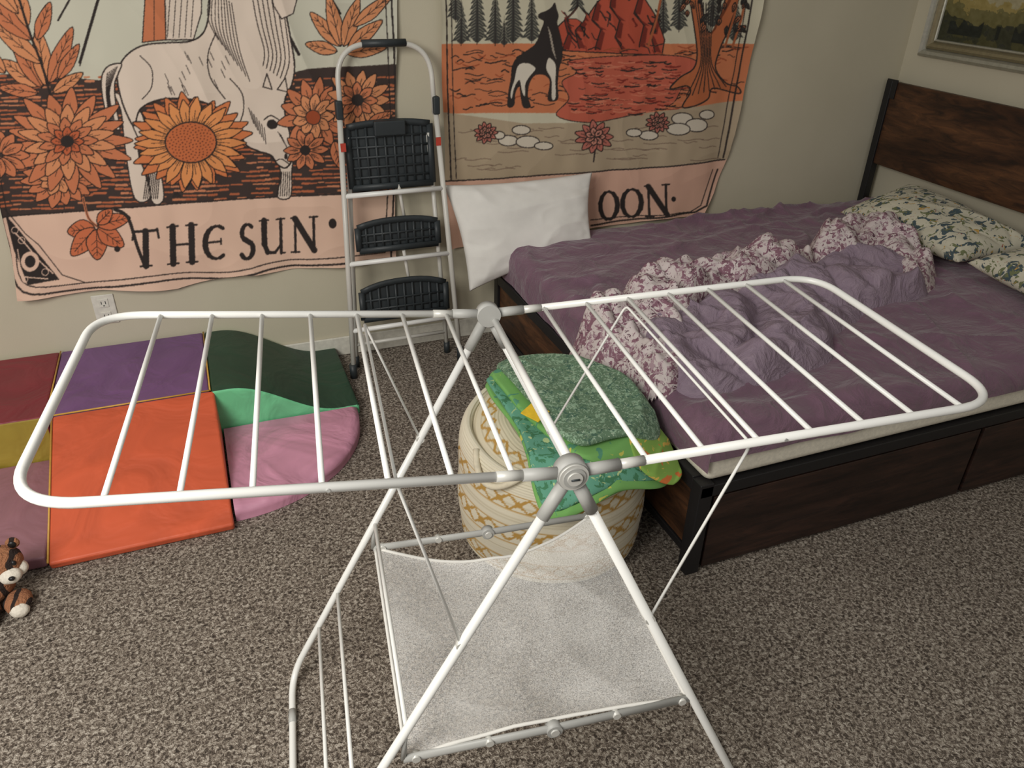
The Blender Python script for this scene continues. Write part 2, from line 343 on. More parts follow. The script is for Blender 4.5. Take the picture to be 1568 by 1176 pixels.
c2=Canvas(650,-260,1260,420,2.0,(204,198,174))
taupe=(178,160,134); pk2=(216,174,152)
c2.poly([(650,66),(1200,66),(1180,172),(650,172)],(204,124,84))
c2.poly([(650,166),(800,188),(900,186),(1010,168),(1180,146),(1180,300),(650,300)],taupe)
c2.poly([(650,276),(760,272),(900,262),(1000,254),(1180,236),(1180,420),(650,420)],pk2)
c2.line([(650,276),(760,272),(900,262),(1000,254),(1106,243)],2,K)
def conifer(cx,base,h,w):
    P=[(cx,base-h)];n=max(4,int(h/9))
    for k in range(1,n+1):
        y=base-h+h*k/n*.95; P+= [(cx+w*k/n,y),(cx+w*k/n*.55,y-1.5)]
    P+=[(cx+2,base),(cx-2,base)]
    for k in range(n,0,-1):
        y=base-h+h*k/n*.95; P+= [(cx-w*k/n*.55,y-1.5),(cx-w*k/n,y)]
    c2.poly(P,(66,66,62)); c2.line([(cx,base-h),(cx,base+3)],1.5,K)
    for k in range(n*2):
        y=base-h+h*k/n/2; ww=w*k/n/2
        c2.line([(cx-ww*.7,y+1),(cx-ww*.2,y-4)],.8,(164,160,140)); c2.line([(cx+ww*.7,y+1),(cx+ww*.2,y-4)],.8,(164,160,140))
for x,b,h,w in[(704,66,70,15),(728,64,120,18),(756,66,86,17),(784,64,130,18),(812,62,80,15),(880,20,60,14),(1012,50,70,13),(1035,45,100,14),(1086,40,80,14),(1120,62,100,14),(770,68,40,11),(695,30,90,14)]: conifer(x,b,h,w)
c2.poly([(842,76),(848,44),(862,30),(880,8),(898,22),(912,2),(936,-22),(960,0),(978,-12),(1002,26),(1014,60),(1010,84)],(186,84,62),K,1.6)
# mountain facets
for P in([(880,8),(890,30),(878,46),(884,72)],[(912,2),(904,30),(918,44),(908,74)],[(936,-22),(930,10),(946,30),(938,56),(950,76)],[(978,-12),(968,20),(984,38),(976,70)],[(862,30),(868,52),(860,74)],[(1002,26),(994,50),(1000,78)]):
    c2.line(P,3.2,K)
    for (x0,y0),(x1,y1) in zip(P[:-1],P[1:]): c2.poly([(x0,y0),(x1,y1),(x1+9,y1+2),(x0+5,y0+6)],(120,46,36))
for k in range(34):
    x=rng.uniform(856,1002);y=rng.uniform(14,78); c2.line([(x,y),(x+rng.uniform(3,9),y+rng.uniform(3,10)),(x+rng.uniform(4,12),y+rng.uniform(8,16))],rng.uniform(1,2.6),K if rng.rand()<.7 else (120,40,30))
c2.poly([(866,28),(882,8),(894,22),(888,34),(878,28)],CR,K,1)
for k in range(170):
    x=rng.uniform(684,1120);y=rng.uniform(72,160)-.04*(x-700)+6; L=rng.uniform(10,34); P=[(x+t*L,y+2*math.sin(t*5+k)) for t in np.linspace(0,1,5)]; c2.line(P,rng.uniform(.9,2),K if rng.rand()<.75 else (160,80,50))
pond=smoothpoly([(870,92),(960,84),(1046,86),(1070,108),(1040,132),(1020,160),(960,176),(900,186),(850,176),(868,150),(858,124),(880,110)])
c2.poly(pond,(194,98,76),K,1.2)
for k in range(190):
    x=rng.uniform(866,1036);y=rng.uniform(92,176);L=rng.uniform(6,26); c2.line([(x,y),(x+L*.5,y+1.6),(x+L,y)],rng.uniform(.8,2.2),((130,46,36),K,(212,128,100))[rng.randint(3)])
# wolf standing, head raised
c2.poly(smoothpoly([(834,16),(842,10),(846,4),(849,14),(852,24),(850,34),(854,48),(858,66),(858,88),(853,104),(851,128),(852,150),(843,154),(837,150),(840,124),(832,114),(818,114),(809,126),(806,146),(810,162),(800,163),(796,146),(794,130),(787,142),(785,160),(776,162),(777,142),(781,120),(783,102),(789,90),(804,78),(818,66),(826,46),(830,32),(822,26),(824,20)]),(48,42,40),K,1)
c2.poly(smoothpoly([(838,88),(848,98),(848,124),(849,148),(843,150),(842,122),(834,104)]),(220,212,196))
c2.poly(smoothpoly([(792,100),(806,96),(818,104),(810,116),(803,128),(802,146),(798,140),(794,122),(786,134),(782,150),(780,142),(786,122)]),(220,212,196))
for k in range(8): c2.line([(836+k,40+k*5),(842+k,54+k*5)],1.1,(170,160,145))
c2.poly(smoothpoly([(1052,-10),(1066,-14),(1076,40),(1090,44),(1108,-10),(1128,-14),(1112,40),(1098,76),(1092,104),(1108,126),(1126,132),(1126,142),(1088,134),(1080,150),(1060,160),(1040,162),(1052,140),(1046,130),(1020,134),(1034,118),(1056,104),(1062,80),(1058,40)]),(188,108,68),K,2)
for k in range(8): c2.line(smoothpoly([(1060+k*4,0+k),(1068+k*2.4,60),(1066+k*3,100),(1046+k*9,146-k*2)],False),1.4,K)
for k in range(7): c2.line(smoothpoly([(1086,50),(1100+k*5,20-k*9),(1120+k*5,-20-k*12)],False),2.2,(120,62,38))
for x in(1140,1128,1012): c2.line(smoothpoly([(x,-30),(x-8,20),(x-22,70)],False),3.5,(170,96,60))
for k in range(26):
    x=rng.uniform(1040,1140);y=rng.uniform(-10,50); c2.leaf(x,y,x+rng.uniform(-12,12),y+rng.uniform(8,16),3,OR if k%2 else (66,66,62))
for k in range(46):
    x=rng.uniform(690,1090);y=rng.uniform(196,262)-.05*(x-700); L=rng.uniform(18,50); c2.line([(x+t*L,y+1.4*math.sin(t*6)) for t in np.linspace(0,1,6)],1,(120,100,84))
for x,y,rx,ry in[(796,198,14,7),(776,214,15,8),(806,216,18,9),(830,222,14,6),(762,206,9,6),(1040,180,16,9),(1062,190,17,10),(1034,196,18,9),(990,206,14,7),(968,202,12,6),(1078,174,12,7)]:
    c2.ell(x,y,rx,ry,(212,202,184),K,1.4)
for x,y,r in[(742,202,19),(908,208,30),(1004,186,18)]:
    c2.petals(x,y,11,3,r,r*.2,(188,112,98),.85); c2.petals(x,y,7,2,r*.55,r*.17,(204,138,120),.85)
c2.line([(908,228),(906,246)],2,K)
c2.text([('M',878-24,341,42,48),('O',914,338,32,46),('O',948,334,34,46),('N',984,329,36,46)],K,-.11)
c2.text([('T',700,358,34,46),('H',742,354,36,46),('E',788,350,30,46)],K,-.11)
c2.ell(1026,302,3.5,4,K)
for o,w in((0,2.2),(8,1.3)):
    c2.line([(680+o,-240),(680+o,0),(684+o,180),(688+o,274-o*.4)],w,K)
    c2.line([(1150-o,-240),(1146-o,0),(1128-o,110),(1104-o,240)],w,K)
    c2.line([(1096-o,258),(1076-o,312),(1060-o,322),(900,342-o)],w,K)
c2.blur()

M_tap=attrmat("printed_cloth",.92)
def tapestry(name,cv,left,right,bottom,top,nx,nz,seed,gain=1.0):
    s=np.linspace(0,1,nx);t=np.linspace(0,1,nz); S,T=np.meshgrid(s,t,indexing='ij')
    zb=np.interp(s,[b[0] for b in bottom],[b[1] for b in bottom])[:,None]; zb=zb+.004*np.sin(s*23+seed)[:,None]
    Z=zb+(top-zb)*T
    l=sorted(left);r=sorted(right)
    XL=np.interp(Z,[a[0] for a in l],[a[1] for a in l]);XR=np.interp(Z,[a[0] for a in r],[a[1] for a in r])
    X=XL+(XR-XL)*S
    hang=1-T
    Y=WY-.018-.009*vn(X*7+.4*Z,Z*1.2,0,seed)*(0.3+hang)-.009*ridge(X*4+Z*1.5,Z*2.4,seed+5)-.003*vn(X*18,Z*9,0,seed+9)
    edge=np.minimum(S,1-S)*(XR-XL); Y-=.008*np.exp(-edge/.03)*(1+np.sin(Z*14+seed)); Y-=.010*np.exp(-(Z-zb)/.04)*(1+np.sin(X*17))
    Y=np.clip(Y,WY-.05,WY-.001)
    px,py=sheet(X,Z); C=lin(cv.sample(px,py))*gain
    V=np.stack([X,Y,Z],-1).reshape(-1,3)
    return mesh(name,V,gridfaces(nx,nz),M_tap,cols=C.reshape(-1,3))
tapestry("sun_tapestry",c1,[(.43,-.68),(.6,-.66),(.79,-.645),(1.75,-.63)],[(.41,.69),(.9,.715),(1.38,.75),(1.75,.75)],[(0,.43),(.2,.425),(.38,.40),(.55,.425),(.83,.41),(1,.415)],1.75,600,540,3)
tapestry("moon_tapestry",c2,[(.44,.925),(.71,.912),(1.75,.905)],[(.46,2.18),(.56,2.23),(.72,2.28),(1.09,2.31),(1.37,2.32),(1.75,2.32)],[(0,.43),(.5,.452),(.8,.462),(1,.462)],1.75,600,540,8)

# ------------------------------------------------------------------ foam climber
def vinyl(n,c): 
    m,nt,b=newmat(n); v=coords(nt); a=noisetex(nt,v,5,3,.5,1.5)
    c=np.array(c,float); nt.links.new(ramp(nt,a,[(.3,col(*(c*.94))),(.7,col(*np.clip(c*1.05,0,255)))]),b.inputs["Base Color"])
    b.inputs["Roughness"].default_value=.5; bump(nt,b,a,.5,.03); return m
V_red=vinyl("vinyl_red",(128,42,52));V_pur=vinyl("vinyl_purple",(118,82,128));V_or=vinyl("vinyl_orange",(206,92,58));V_gr=vinyl("vinyl_green",(38,70,52));V_mint=vinyl("vinyl_mint",(112,200,146));V_pk=vinyl("vinyl_pink",(206,146,170));V_ol=vinyl("vinyl_olive",(158,138,54));V_mv=vinyl("vinyl_mauve",(150,106,116));V_pip=simple("yellow_piping",(206,160,70),.5)
cl=empty("foam_play_climber")
def prism(name,prof,y0,y1,mtop,mside,parent,axis='x'):
    vs=[];fs=[];N=len(prof)
    for e in(y0,y1):
        for a,z in prof: vs.append((a,e,z) if axis=='x' else (e,a,z))
    for i in range(N):
        j=(i+1)%N; fs.append((i,j,N+j,N+i))
    fs.append(tuple(range(N))[::-1]); fs.append(tuple(range(N,2*N)))
    o=mesh(name,vs,fs,mtop,parent,smooth=False); o.data.materials.append(mside)
    for p in list(o.data.polygons)[-2:]: p.material_index=1
    import bmesh
    bm=bmesh.new(); bm.from_mesh(o.data); bmesh.ops.recalc_face_normals(bm,faces=bm.faces); bm.to_mesh(o.data); bm.free()
    b=o.modifiers.new("b","BEVEL"); b.width=.008; b.segments=3; b.limit_method='ANGLE'; b.angle_limit=math.radians(50)
    return o
yb=WY-.017
prism("purple_block",[(-.60,.002),(-.10,.002),(-.10,.20),(-.60,.20)],2.52,yb,V_pur,V_pur,cl)
prism("red_block",[(-1.12,.002),(-.605,.002),(-.605,.20),(-1.12,.20)],2.52,yb,V_red,V_ol,cl)
prism("orange_ramp",[(1.985,.002),(1.975,.03),(2.515,.20),(2.515,.002)],-.585,-.085,V_or,V_or,cl,axis='y')
prism("mauve_mat",[(-1.12,.002),(-.592,.002),(-.592,.04),(-1.12,.04)],2.0,2.514,V_mv,V_mv,cl)
xs=np.linspace(-.095,.41,40); prof=[(x,.045+.155*(.5+.5*math.cos(math.pi*min(1,max(0,(x+.04)/.38))))) for x in xs]
o=prism("green_wave_ramp",[(xs[0],.002)]+prof+[(xs[-1],.002)],2.505,yb,V_gr,V_mint,cl)
for p in o.data.polygons: p.use_smooth=abs(p.normal.y)<.5
rr=np.linspace(0,1,26);aa=np.linspace(0,math.pi/2,60);RR,AA=np.meshgrid(rr,aa,indexing='ij')
XX=-.078+.475*RR*np.sin(AA);YY=2.498-.475*RR*np.cos(AA);ZZ=.048+.006*ridge(AA*5,RR*1.2,9)*RR-.010*np.clip((RR-.95)/.05,0,1)**2
top=np.stack([XX,YY,ZZ],-1); side=[]
for z in(.025,.002): side.append(np.stack([XX[-1],YY[-1],np.full(60,z)],-1))
V=np.concatenate([top.reshape(-1,3)]+side); F=list(gridfaces(26,60)); b0=25*60
for j in range(59):
    F.append((b0+j,b0+60+j,b0+61+j,b0+j+1)); F.append((b0+60+j,b0+120+j,b0+121+j,b0+61+j))
mesh("pink_quarter_mat",V,F,V_pk,cl)
for k,(a,b_) in enumerate([((-.60,2.518,.2),(-.10,2.518,.2)),((-.602,yb,.2),(-.602,2.52,.2)),((-.098,yb,.2),(-.098,2.52,.2)),((-.586,2.515,.2),(-.586,1.98,.032))]):
    tube(f"piping_{k}",[a,b_],.003,V_pip,cl,seg=6)

# ------------------------------------------------------------------ step ladder
ld=empty("step_ladder")
def LP(x,z,d=0): return (x,2.79+.120*z+d,z)
xl=lambda z:.445+.055*min(1,z/1.06); xr=lambda z:.905-.05*min(1,z/1.06)
M_lad=simple("ladder_enamel",(206,204,196),.35,.0,nscale=5,bmp=0)
tube("rail_left",[LP(xl(.02),.02),LP(xl(1.0),1.0)],.0105,M_lad,ld,seg=12)
tube("rail_right",[LP(xr(.02),.02),LP(xr(1.0),1.0)],.0105,M_lad,ld,seg=12)
A=fillet([LP(.502,1.0),LP(.508,1.245),LP(.848,1.245),LP(.853,1.0)],.13,n=12)
tube("top_handle",A,.0095,M_lad,ld,seg=12)
tube("handle_grip",[LP(.60,1.2465),LP(.76,1.2465)],.0135,M_black,ld,seg=12)
M_rl=simple("red_label",(186,66,50))
for s,x in(("left",xl(1)),("right",xr(1))):
    box(f"hinge_{s}",(x-.013,LP(0,1)[1]-.016,1.0),(x+.013,LP(0,1)[1]+.016,1.065),M_black,ld,.006)
    box(f"label_{s}",(x-.0095,LP(0,.9)[1]-.0135,.89),(x+.0095,LP(0,.9)[1]-.009,.92),M_rl,ld,0)
for s,x0,x1 in(("left",.475,.525),("right",.872,.832)):
    tube(f"rear_leg_{s}",[(x0,2.88,.02),(x1,2.935,.93)],.009,M_lad,ld,seg=10)
    xx=xl(0) if s=='left' else xr(0)
    tube(f"foot_{s}",[LP(xx,.001),LP(xx,.06)],.015,M_black,ld,seg=12)
    tube(f"rear_foot_{s}",[(x0,2.88,.001),(x0,2.883,.05)],.013,M_black,ld,seg=10)
def step(name,x0,x1,z0,z1,d,nx,nz,curve=.015):
    def bar(n,a,b,w=.006,t=.02): 
        tube(f"{name}_{n}",[LP(*a,d),LP(*b,d)],w,M_black,ld,seg=6,flat=t*.5)
    nn=10
    top=[(x0+(x1-x0)*k/nn, z1-curve*(abs(2*k/nn-1))**2.5) for k in range(nn+1)]
    vs=[];fs=[]
    for x,z in top: vs+= [LP(x,z,d+.008),LP(x,z0,d+.008),LP(x,z,d+.016),LP(x,z0,d+.016)]
    for k in range(nn):
        a=4*k;b=a+4; fs+=[(a,a+1,b+1,b),(a+2,b+2,b+3,a+3),(a,b,b+2,a+2),(a+1,a+3,b+3,b+1)]
    fs+=[(0,2,3,1),(4*nn,4*nn+1,4*nn+3,4*nn+2)]
    mesh(f"{name}_plate",vs,fs,M_black,ld,smooth=False)
    tube(f"{name}_rim_top",[LP(x,z,d) for x,z in top],.006,M_black,ld,seg=6,flat=.014)
    bar("rim_bottom",(x0,z0),(x1,z0),.006,.028); bar("rim_l",(x0,z0),(x0,z1-curve),.006,.028); bar("rim_r",(x1,z0),(x1,z1-curve),.006,.028)
    for i in range(1,nx): x=x0+(x1-x0)*i/nx; bar(f"rib_v{i}",(x,z0),(x,z1-curve*(abs(2*i/nx-1))**2.5),.0018,.010)
    for j in range(1,nz): z=z0+(z1-curve-z0)*j/nz; bar(f"rib_h{j}",(x0,z),(x1,z),.0018,.010)
step("platform",.522,.838,.745,.975,.03,9,6,.012)
box("platform_latch",(.62,LP(0,.96)[1]+.005,.93),(.74,LP(0,.96)[1]+.03,.985),M_black,ld,.006)
step("middle_step",.525,.845,.505,.615,.03,10,3,.02)
step("lower_step",.515,.865,.225,.37,.03,10,3,.03)
for k,z in enumerate((.728,.47,.2)):
    tube(f"crossbar_{k}",[LP(xl(z)+.005,z,.0),LP(xr(z)-.005,z,.0)],.010,M_white,ld,seg=8)
tube("rear_crossbar",[(.478,2.885,.1),(.872,2.885,.1)],.008,M_lad,ld,seg=8)
for k,z in enumerate((.728,.47)): 
    tube(f"support_link_{k}",[LP(.70,z+.02,.03),LP(.72,z-.14,.05)],.007,M_lad,ld,seg=6)

# ------------------------------------------------------------------ bed
bd=empty("bed")
BX0,BX1,BY0,BY1=1.11,3.13,1.34,2.93
for n,(x,y) in dict(fl=(BX0+.02,BY0+.02),bl=(BX0+.02,BY1-.02),fr=(BX1-.02,BY0+.02),br=(BX1-.02,BY1-.02)).items():
    box(f"leg_{n}",(x-.022,y-.022,.001),(x+.022,y+.022,.325),M_iron,bd,.003)
box("side_rail_front",(BX0,BY0-.002,.28),(BX1,BY0+.035,.318),M_iron,bd,.003)
box("side_rail_back",(BX0,BY1-.035,.285),(BX1,BY1,.33),M_iron,bd,.003)
box("foot_rail",(BX0-.002,BY0+.04,.285),(BX0+.035,BY1-.04,.33),M_iron,bd,.003)
box("foot_rail_low",(BX0+.002,BY0+.04,.06),(BX0+.03,BY1-.04,.085),M_iron,bd,.003)
box("foot_panel",(BX0+.008,BY0+.045,.087),(BX0+.028,BY1-.045,.283),M_wood,bd,.002)
box("slat_deck",(BX0+.04,BY0+.04,.30),(BX1,BY1-.04,.325),M_iron,bd,.002)
box("drawer_front_a",(BX0+.055,BY0+.004,.012),(2.17,BY0+.03,.27),M_wood2,bd,.003)
box("drawer_front_b",(2.19,BY0+.004,.012),(BX1-.05,BY0+.03,.27),M_wood2,bd,.003)
box("drawer_body",(BX0+.1,BY0+.032,.02),(BX1-.06,BY0+.5,.27),M_iron,bd,.002)
box("headboard_plank_top",(3.14,1.22,.64),(3.165,2.965,1.025),M_wood,bd,.003)
box("headboard_plank_low",(3.14,1.22,.30),(3.165,2.965,.47),M_wood2,bd,.003)
for k,y in enumerate((2.975,1.21)): box(f"headboard_post_{k}",(3.13,y-.018,.001),(3.17,y+.018,1.03),M_iron,bd,.003)
box("headboard_corner_cap",(3.132,2.93,.95),(3.139,2.992,1.035),M_iron,bd,.001)
M_mat=simple("mattress_fabric",(228,222,206),.9,nscale=120)
box("mattress",(BX0+.015,BY0+.004,.322),(BX1-.005,BY1-.01,.465),M_mat,bd,.03,5)
def sheetmat():
    m,nt,b=newmat("purple_sheet"); v=coords(nt); n=noisetex(nt,v,7,5,.55,2.0)
    nt.links.new(ramp(nt,n,[(.3,col(110,80,98)),(.7,col(126,94,112))]),b.inputs["Base Color"])
    b.inputs["Roughness"].default_value=.7; b.inputs["Sheen Weight"].default_value=.25; bump(nt,b,n,.6,.035); return m
M_sheet=sheetmat()
def fold(x,y,s):
    wx=x+.5*vn(x*.8,y*.8,0,s+5); wy=y+.5*vn(x*.8,y*.8,0,s+6)
    a=np.abs(vn(wx,wy,0,s)); return np.exp(-(a/.13)**1.2)
def cover(name,x0,x1,y0,y1,zt,dx0,dx1,dy0,dy1,mat,parent,st=.010):
    us=np.arange(x0-dx0,x1+dx1,st); ws=np.arange(y0-dy0,y1+dy1,st); U,Wv=np.meshgrid(us,ws,indexing='ij')
    ex=np.maximum(x0-U,0)+np.maximum(U-x1,0); ey=np.maximum(y0-Wv,0)+np.maximum(Wv-y1,0)
    X=np.clip(U,x0,x1);Y=np.clip(Wv,y0,y1)
    Z=zt-np.maximum(ex,ey)*1.0*(1+.25*vn(U*3,Wv*3,0,81))
    d=np.minimum(np.minimum(X-x0,x1-X),np.minimum(Y-y0,y1-Y)); 
    Z=Z-.03*np.clip(1-d/.04,0,1)**2*.7
    out=np.maximum(ex,ey)
    wr=.012*ridge(U*2.6+.5*Wv,Wv*5.5,61)+.014*fold(U*2.4+Wv*1.2,Wv*4-U,62)+.012*fold(U*5-Wv*2.2,Wv*2.6+U*1.7,64)+.002*vn(U*22,Wv*15,0,5)
    back=np.exp(-((Wv-y1)/.2)**2); wr=wr+back*(.03*fold(U*2.2,Wv*9,90)+.02*fold(U*4,Wv*7,92))*np.clip((U-1.4)/.5,0,1)
    wr=wr+.007*np.exp(-((Wv-y0)/.3)**2)*np.sin((U*14+Wv*16)+3*vn(U*3,Wv*3,0,4))
    fo=np.exp(-((U-x0)/.3)**2); wr=wr+.014*fo*fold(U*1.5,Wv*7+U*3,97)
    Z=Z+wr*np.where(out>0,.15,np.clip(d/.05,.25,1))+.004
    nx_=np.where(ex>0,np.sign(U-(x0+x1)/2),0);ny_=np.where(ey>0,np.sign(Wv-(y0+y1)/2),0)
    push=.007+.005*vn(U*12,Wv*12,0,33)
    X=X+nx_*push*np.minimum(1,ex/.03);Y=Y+ny_*push*np.minimum(1,ey/.03)
    return mesh(name,np.stack([X,Y,Z],-1).reshape(-1,3),gridfaces(len(us),len(ws)),mat,parent)
cover("fitted_sheet",BX0+.012,BX1-.004,BY0-.001,BY1-.006,.472,.12,.01,.062,.02,M_sheet,bd)

def heap(name,poly,basef,h,seed,mat,parent=None,amp=.04,fs=6,st=.006,edge=.05,sink=.03,wob=.014):
    P=smoothpoly(poly,True,6); x0,y0=P.min(0)-.03;x1,y1=P.max(0)+.03
    us=np.arange(x0,x1,st);ws=np.arange(y0,y1,st);U,Wv=np.meshgrid(us,ws,indexing='ij')
    D=sdist(U,Wv,P)+wob*vn(U*6,Wv*6,0,seed+70); m=D>-.02
    q=np.clip((D+.02)/edge,0,1); prof=np.sin(q*math.pi/2)**1.1; pf2=np.clip((D+.005)/(edge*.9),0,1); pf2=pf2*pf2*(3-2*pf2)
    b1=billow(U*fs*.8,Wv*fs*.8,seed+1);b2=billow(U*fs*1.9,Wv*fs*1.3,seed+2);b3=billow(U*fs*3.4,Wv*fs*4.2,seed+3)
    det=amp*(1.5*b1+.75*b2+.28*b3+.5*fold(U*fs*.7,Wv*fs*.8,seed+6)-.45)
    Z=basef(U,Wv)+prof*(h*(1+.3*vn(U*4,Wv*4,0,seed))+sink)+pf2*det-sink
    sx=pf2*.012*vn(U*11,Wv*11,0,seed+31);sy=pf2*.012*vn(U*11,Wv*11,0,seed+32)
    idx=-np.ones(U.shape,int); idx[m]=np.arange(m.sum()); V=np.stack([U+sx,Wv+sy,Z],-1)[m]
    a=idx[:-1,:-1];b=idx[1:,:-1];c=idx[1:,1:];d=idx[:-1,1:]; ok=(a>=0)&(b>=0)&(c>=0)&(d>=0)
    F=np.stack([a[ok],b[ok],c[ok],d[ok]],-1)
    return mesh(name,V,F,mat,parent)
def floral(name,bg,spots):
    m,nt,b=newmat(name); v=coords(nt)
    n=noisetex(nt,v,8,3); cur=ramp(nt,n,[(.3,col(*[k*.95 for k in bg])),(.7,col(*bg))])
    for i,(c,sc_,th) in enumerate(spots):
        mp=nt.nodes.new("ShaderNodeMapping"); mp.inputs["Location"].default_value=(i*3.1,i*1.7,i*.9)
        t=nt.nodes.new("ShaderNodeTexCoord"); nt.links.new(t.outputs["Object"],mp.inputs[0])
        nn=noisetex(nt,mp.outputs[0],sc_,3,.55,1.2); f=ramp(nt,nn,[(th,(0,0,0,1)),(th+.02,(1,1,1,1))])
        mx=nt.nodes.new("ShaderNodeMixRGB"); nt.links.new(f,mx.inputs[0]); nt.links.new(cur,mx.inputs[1]); mx.inputs[2].default_value=col(*c); cur=mx.outputs[0]
    nt.links.new(cur,b.inputs["Base Color"]); b.inputs["Roughness"].default_value=.9; return m
M_fl=floral("floral_cotton",(214,202,200),[((136,98,112),32,.535),((172,146,154),44,.57),((98,68,80),60,.62)])
def lavmat():
    m,nt,b=newmat("lavender_cotton"); v=coords(nt); n=noisetex(nt,v,11,5,.6,2.2)
    nt.links.new(ramp(nt,n,[(.3,col(138,120,136)),(.7,col(158,140,154))]),b.inputs["Base Color"]); b.inputs["Roughness"].default_value=.9
    bump(nt,b,n,.7,.03); return m
M_lav=lavmat()
M_fp=floral("botanical_print",(208,203,182),[((70,86,92),22,.56),((112,118,82),28,.59),((194,154,78),34,.65),((150,76,60),38,.69)])
bedz=lambda U,Wv: np.where(U<BX0,.478-(BX0-U)*1.5,.478)+0*U
du=empty("crumpled_duvet")
heap("lavender_side",[(1.20,1.90),(1.55,2.06),(1.95,2.16),(2.30,2.24),(2.50,2.08),(2.42,1.86),(2.15,1.82),(1.86,1.70),(1.70,1.58),(1.38,1.52),(1.17,1.58)],bedz,.035,31,M_lav,du,.052,4.5,edge=.08)
heap("floral_ridge",[(1.22,2.03),(1.36,2.22),(1.72,2.31),(2.08,2.35),(2.18,2.18),(1.9,2.06),(1.56,2.02),(1.4,1.90)],bedz,.06,3,M_fl,du,.055,6,edge=.07)
heap("floral_corner",[(2.16,2.26),(2.38,2.44),(2.66,2.42),(2.70,2.2),(2.56,1.96),(2.38,1.88),(2.38,2.03),(2.26,2.13)],bedz,.065,13,M_fl,du,.055,6,edge=.07)
heap("floral_fall",[(1.28,2.06),(1.38,1.92),(1.33,1.78),(1.25,1.66),(1.14,1.59),(1.085,1.70),(1.01,1.80),(.985,1.92),(1.03,2.03),(1.16,2.09)],bedz,.055,23,M_fl,du,.055,6.5,edge=.055)

# pillows
def pillow(name,c00,c10,c11,c01,th,mat,nrm,seed,n=72,pinch=.07,parent=None,cr=.012):
    c00,c10,c11,c01=[np.array(c,float) for c in(c00,c10,c11,c01)]; nrm=np.array(nrm,float);nrm/=np.linalg.norm(nrm)
    u=np.linspace(-1,1,n);U,Vv=np.meshgrid(u,u,indexing='ij')
    uu=U*(1-pinch*(1-Vv**2)*np.abs(U)**3*1.0); vv=Vv*(1-pinch*(1-U**2)*np.abs(Vv)**3)
    a=(uu+1)/2;b=(vv+1)/2
    P=((1-a)*(1-b))[...,None]*c00+(a*(1-b))[...,None]*c10+(a*b)[...,None]*c11+((1-a)*b)[...,None]*c01
    T=th*np.sqrt(np.clip((1-U**4)*(1-Vv**4),0,1))*(.72+.28*(1-U**2)*(1-Vv**2))
    e=np.clip(1-np.minimum(1-np.abs(U),1-np.abs(Vv))/.5,0,1)
    w=.8*cr*ridge(U*1.2+seed,Vv*1.2,seed)-cr*e*fold(U*2+Vv*.8+seed,Vv*1.3-U*.7,seed+3)+.006*e*vn(U*6+Vv*2,Vv*6,0,seed+3)
    m=np.minimum(1-np.abs(U),1-np.abs(Vv)); mk=np.clip(m/.15,0,1)
    top=P+nrm*((T+w*mk))[...,None]; bot=P-nrm*(T*.75)[...,None]
    V=np.concatenate([top.reshape(-1,3),bot.reshape(-1,3)])
    F=np.concatenate([gridfaces(n,n),gridfaces(n,n,n*n)[:,::-1]])
    o=mesh(name,V,F,mat,parent); 
    wd=o.modifiers.new("w","WELD"); wd.merge_threshold=.0005; return o
M_pw=simple("white_cotton",(230,228,222),.9,nscale=14,var=.02)
pillow("white_pillow",(.95,2.80,.31),(1.50,2.79,.46),(1.545,2.925,.725),(.885,2.925,.725),.06,M_pw,(0,-1,.25),5,cr=.009)
pillow("floral_pillow",(2.68,1.99,.53),(3.08,1.94,.56),(3.10,2.68,.61),(2.68,2.64,.53),.085,M_fp,(-.15,0,1),9)
pillow("floral_pillow.001",(2.62,1.36,.53),(3.06,1.34,.56),(3.08,1.92,.58),(2.66,1.94,.55),.08,M_fp,(-.15,0,1),15)

# ------------------------------------------------------------------ wall picture
pf=empty("framed_landscape_painting")
M_gold=simple("champagne_frame",(150,140,112),.35,.6); M_gold2=simple("silver_frame",(180,178,165),.3,.6)
PY0,PY1,PZ0,PZ1=1.72,2.92,1.145,1.95
def frame(name,inset,w,d0,d1,mat):
    y0,y1,z0,z1=PY0+inset,PY1-inset,PZ0+inset,PZ1-inset
    def ring(i,d): return [(WX-d,y0+i,z0+i),(WX-d,y1-i,z0+i),(WX-d,y1-i,z1-i),(WX-d,y0+i,z1-i)]
    R_=[ring(0,.0003),ring(0,d0),ring(w*.35,d1),ring(w*.7,d1*.85),ring(w,d0*.6)]
    vs=sum(R_,[]);fs=[]
    for k in range(len(R_)-1):
        for i in range(4): j=(i+1)%4; fs.append((4*k+i,4*k+j,4*k+4+j,4*k+4+i))
    mesh(name,vs,fs,mat,pf,smooth=False)
frame("moulding_outer",0,.035,.02,.035,M_gold2); frame("moulding_mid",.035,.03,.018,.026,M_gold); frame("moulding_inner",.065,.015,.012,.02,M_gold2)
y=np.linspace(PY0+.075,PY1-.075,300);z=np.linspace(PZ0+.075,PZ1-.075,200);Yg,Zg=np.meshgrid(y,z,indexing='ij')
hl=(Zg-PZ0-.075); n=fbm(Yg*18,Zg*18,3,4); n2=fbm(Yg*50,Zg*60,8,3)
C=np.zeros(Yg.shape+(3,)); C[:]=(52,54,36)
C[n>.1]=(72,70,40); C[n2>.5]=(38,40,30)
hill=.11+.03*np.sin(Yg*9)+.015*n; C[hl>hill]=(104,98,58); C[hl>hill+.05+.02*n2]=(150,134,80); C[hl>hill+.1+.03*n]=(160,152,120)
tr=(hl<.075+.02*vn(Yg*40,0*Yg,0,2))&(hl>.03)&(vn(Yg*22,0*Yg,0,6)>.1); C[tr]=(24,30,24)
C=np.clip(C+(n2*9)[...,None],0,255)
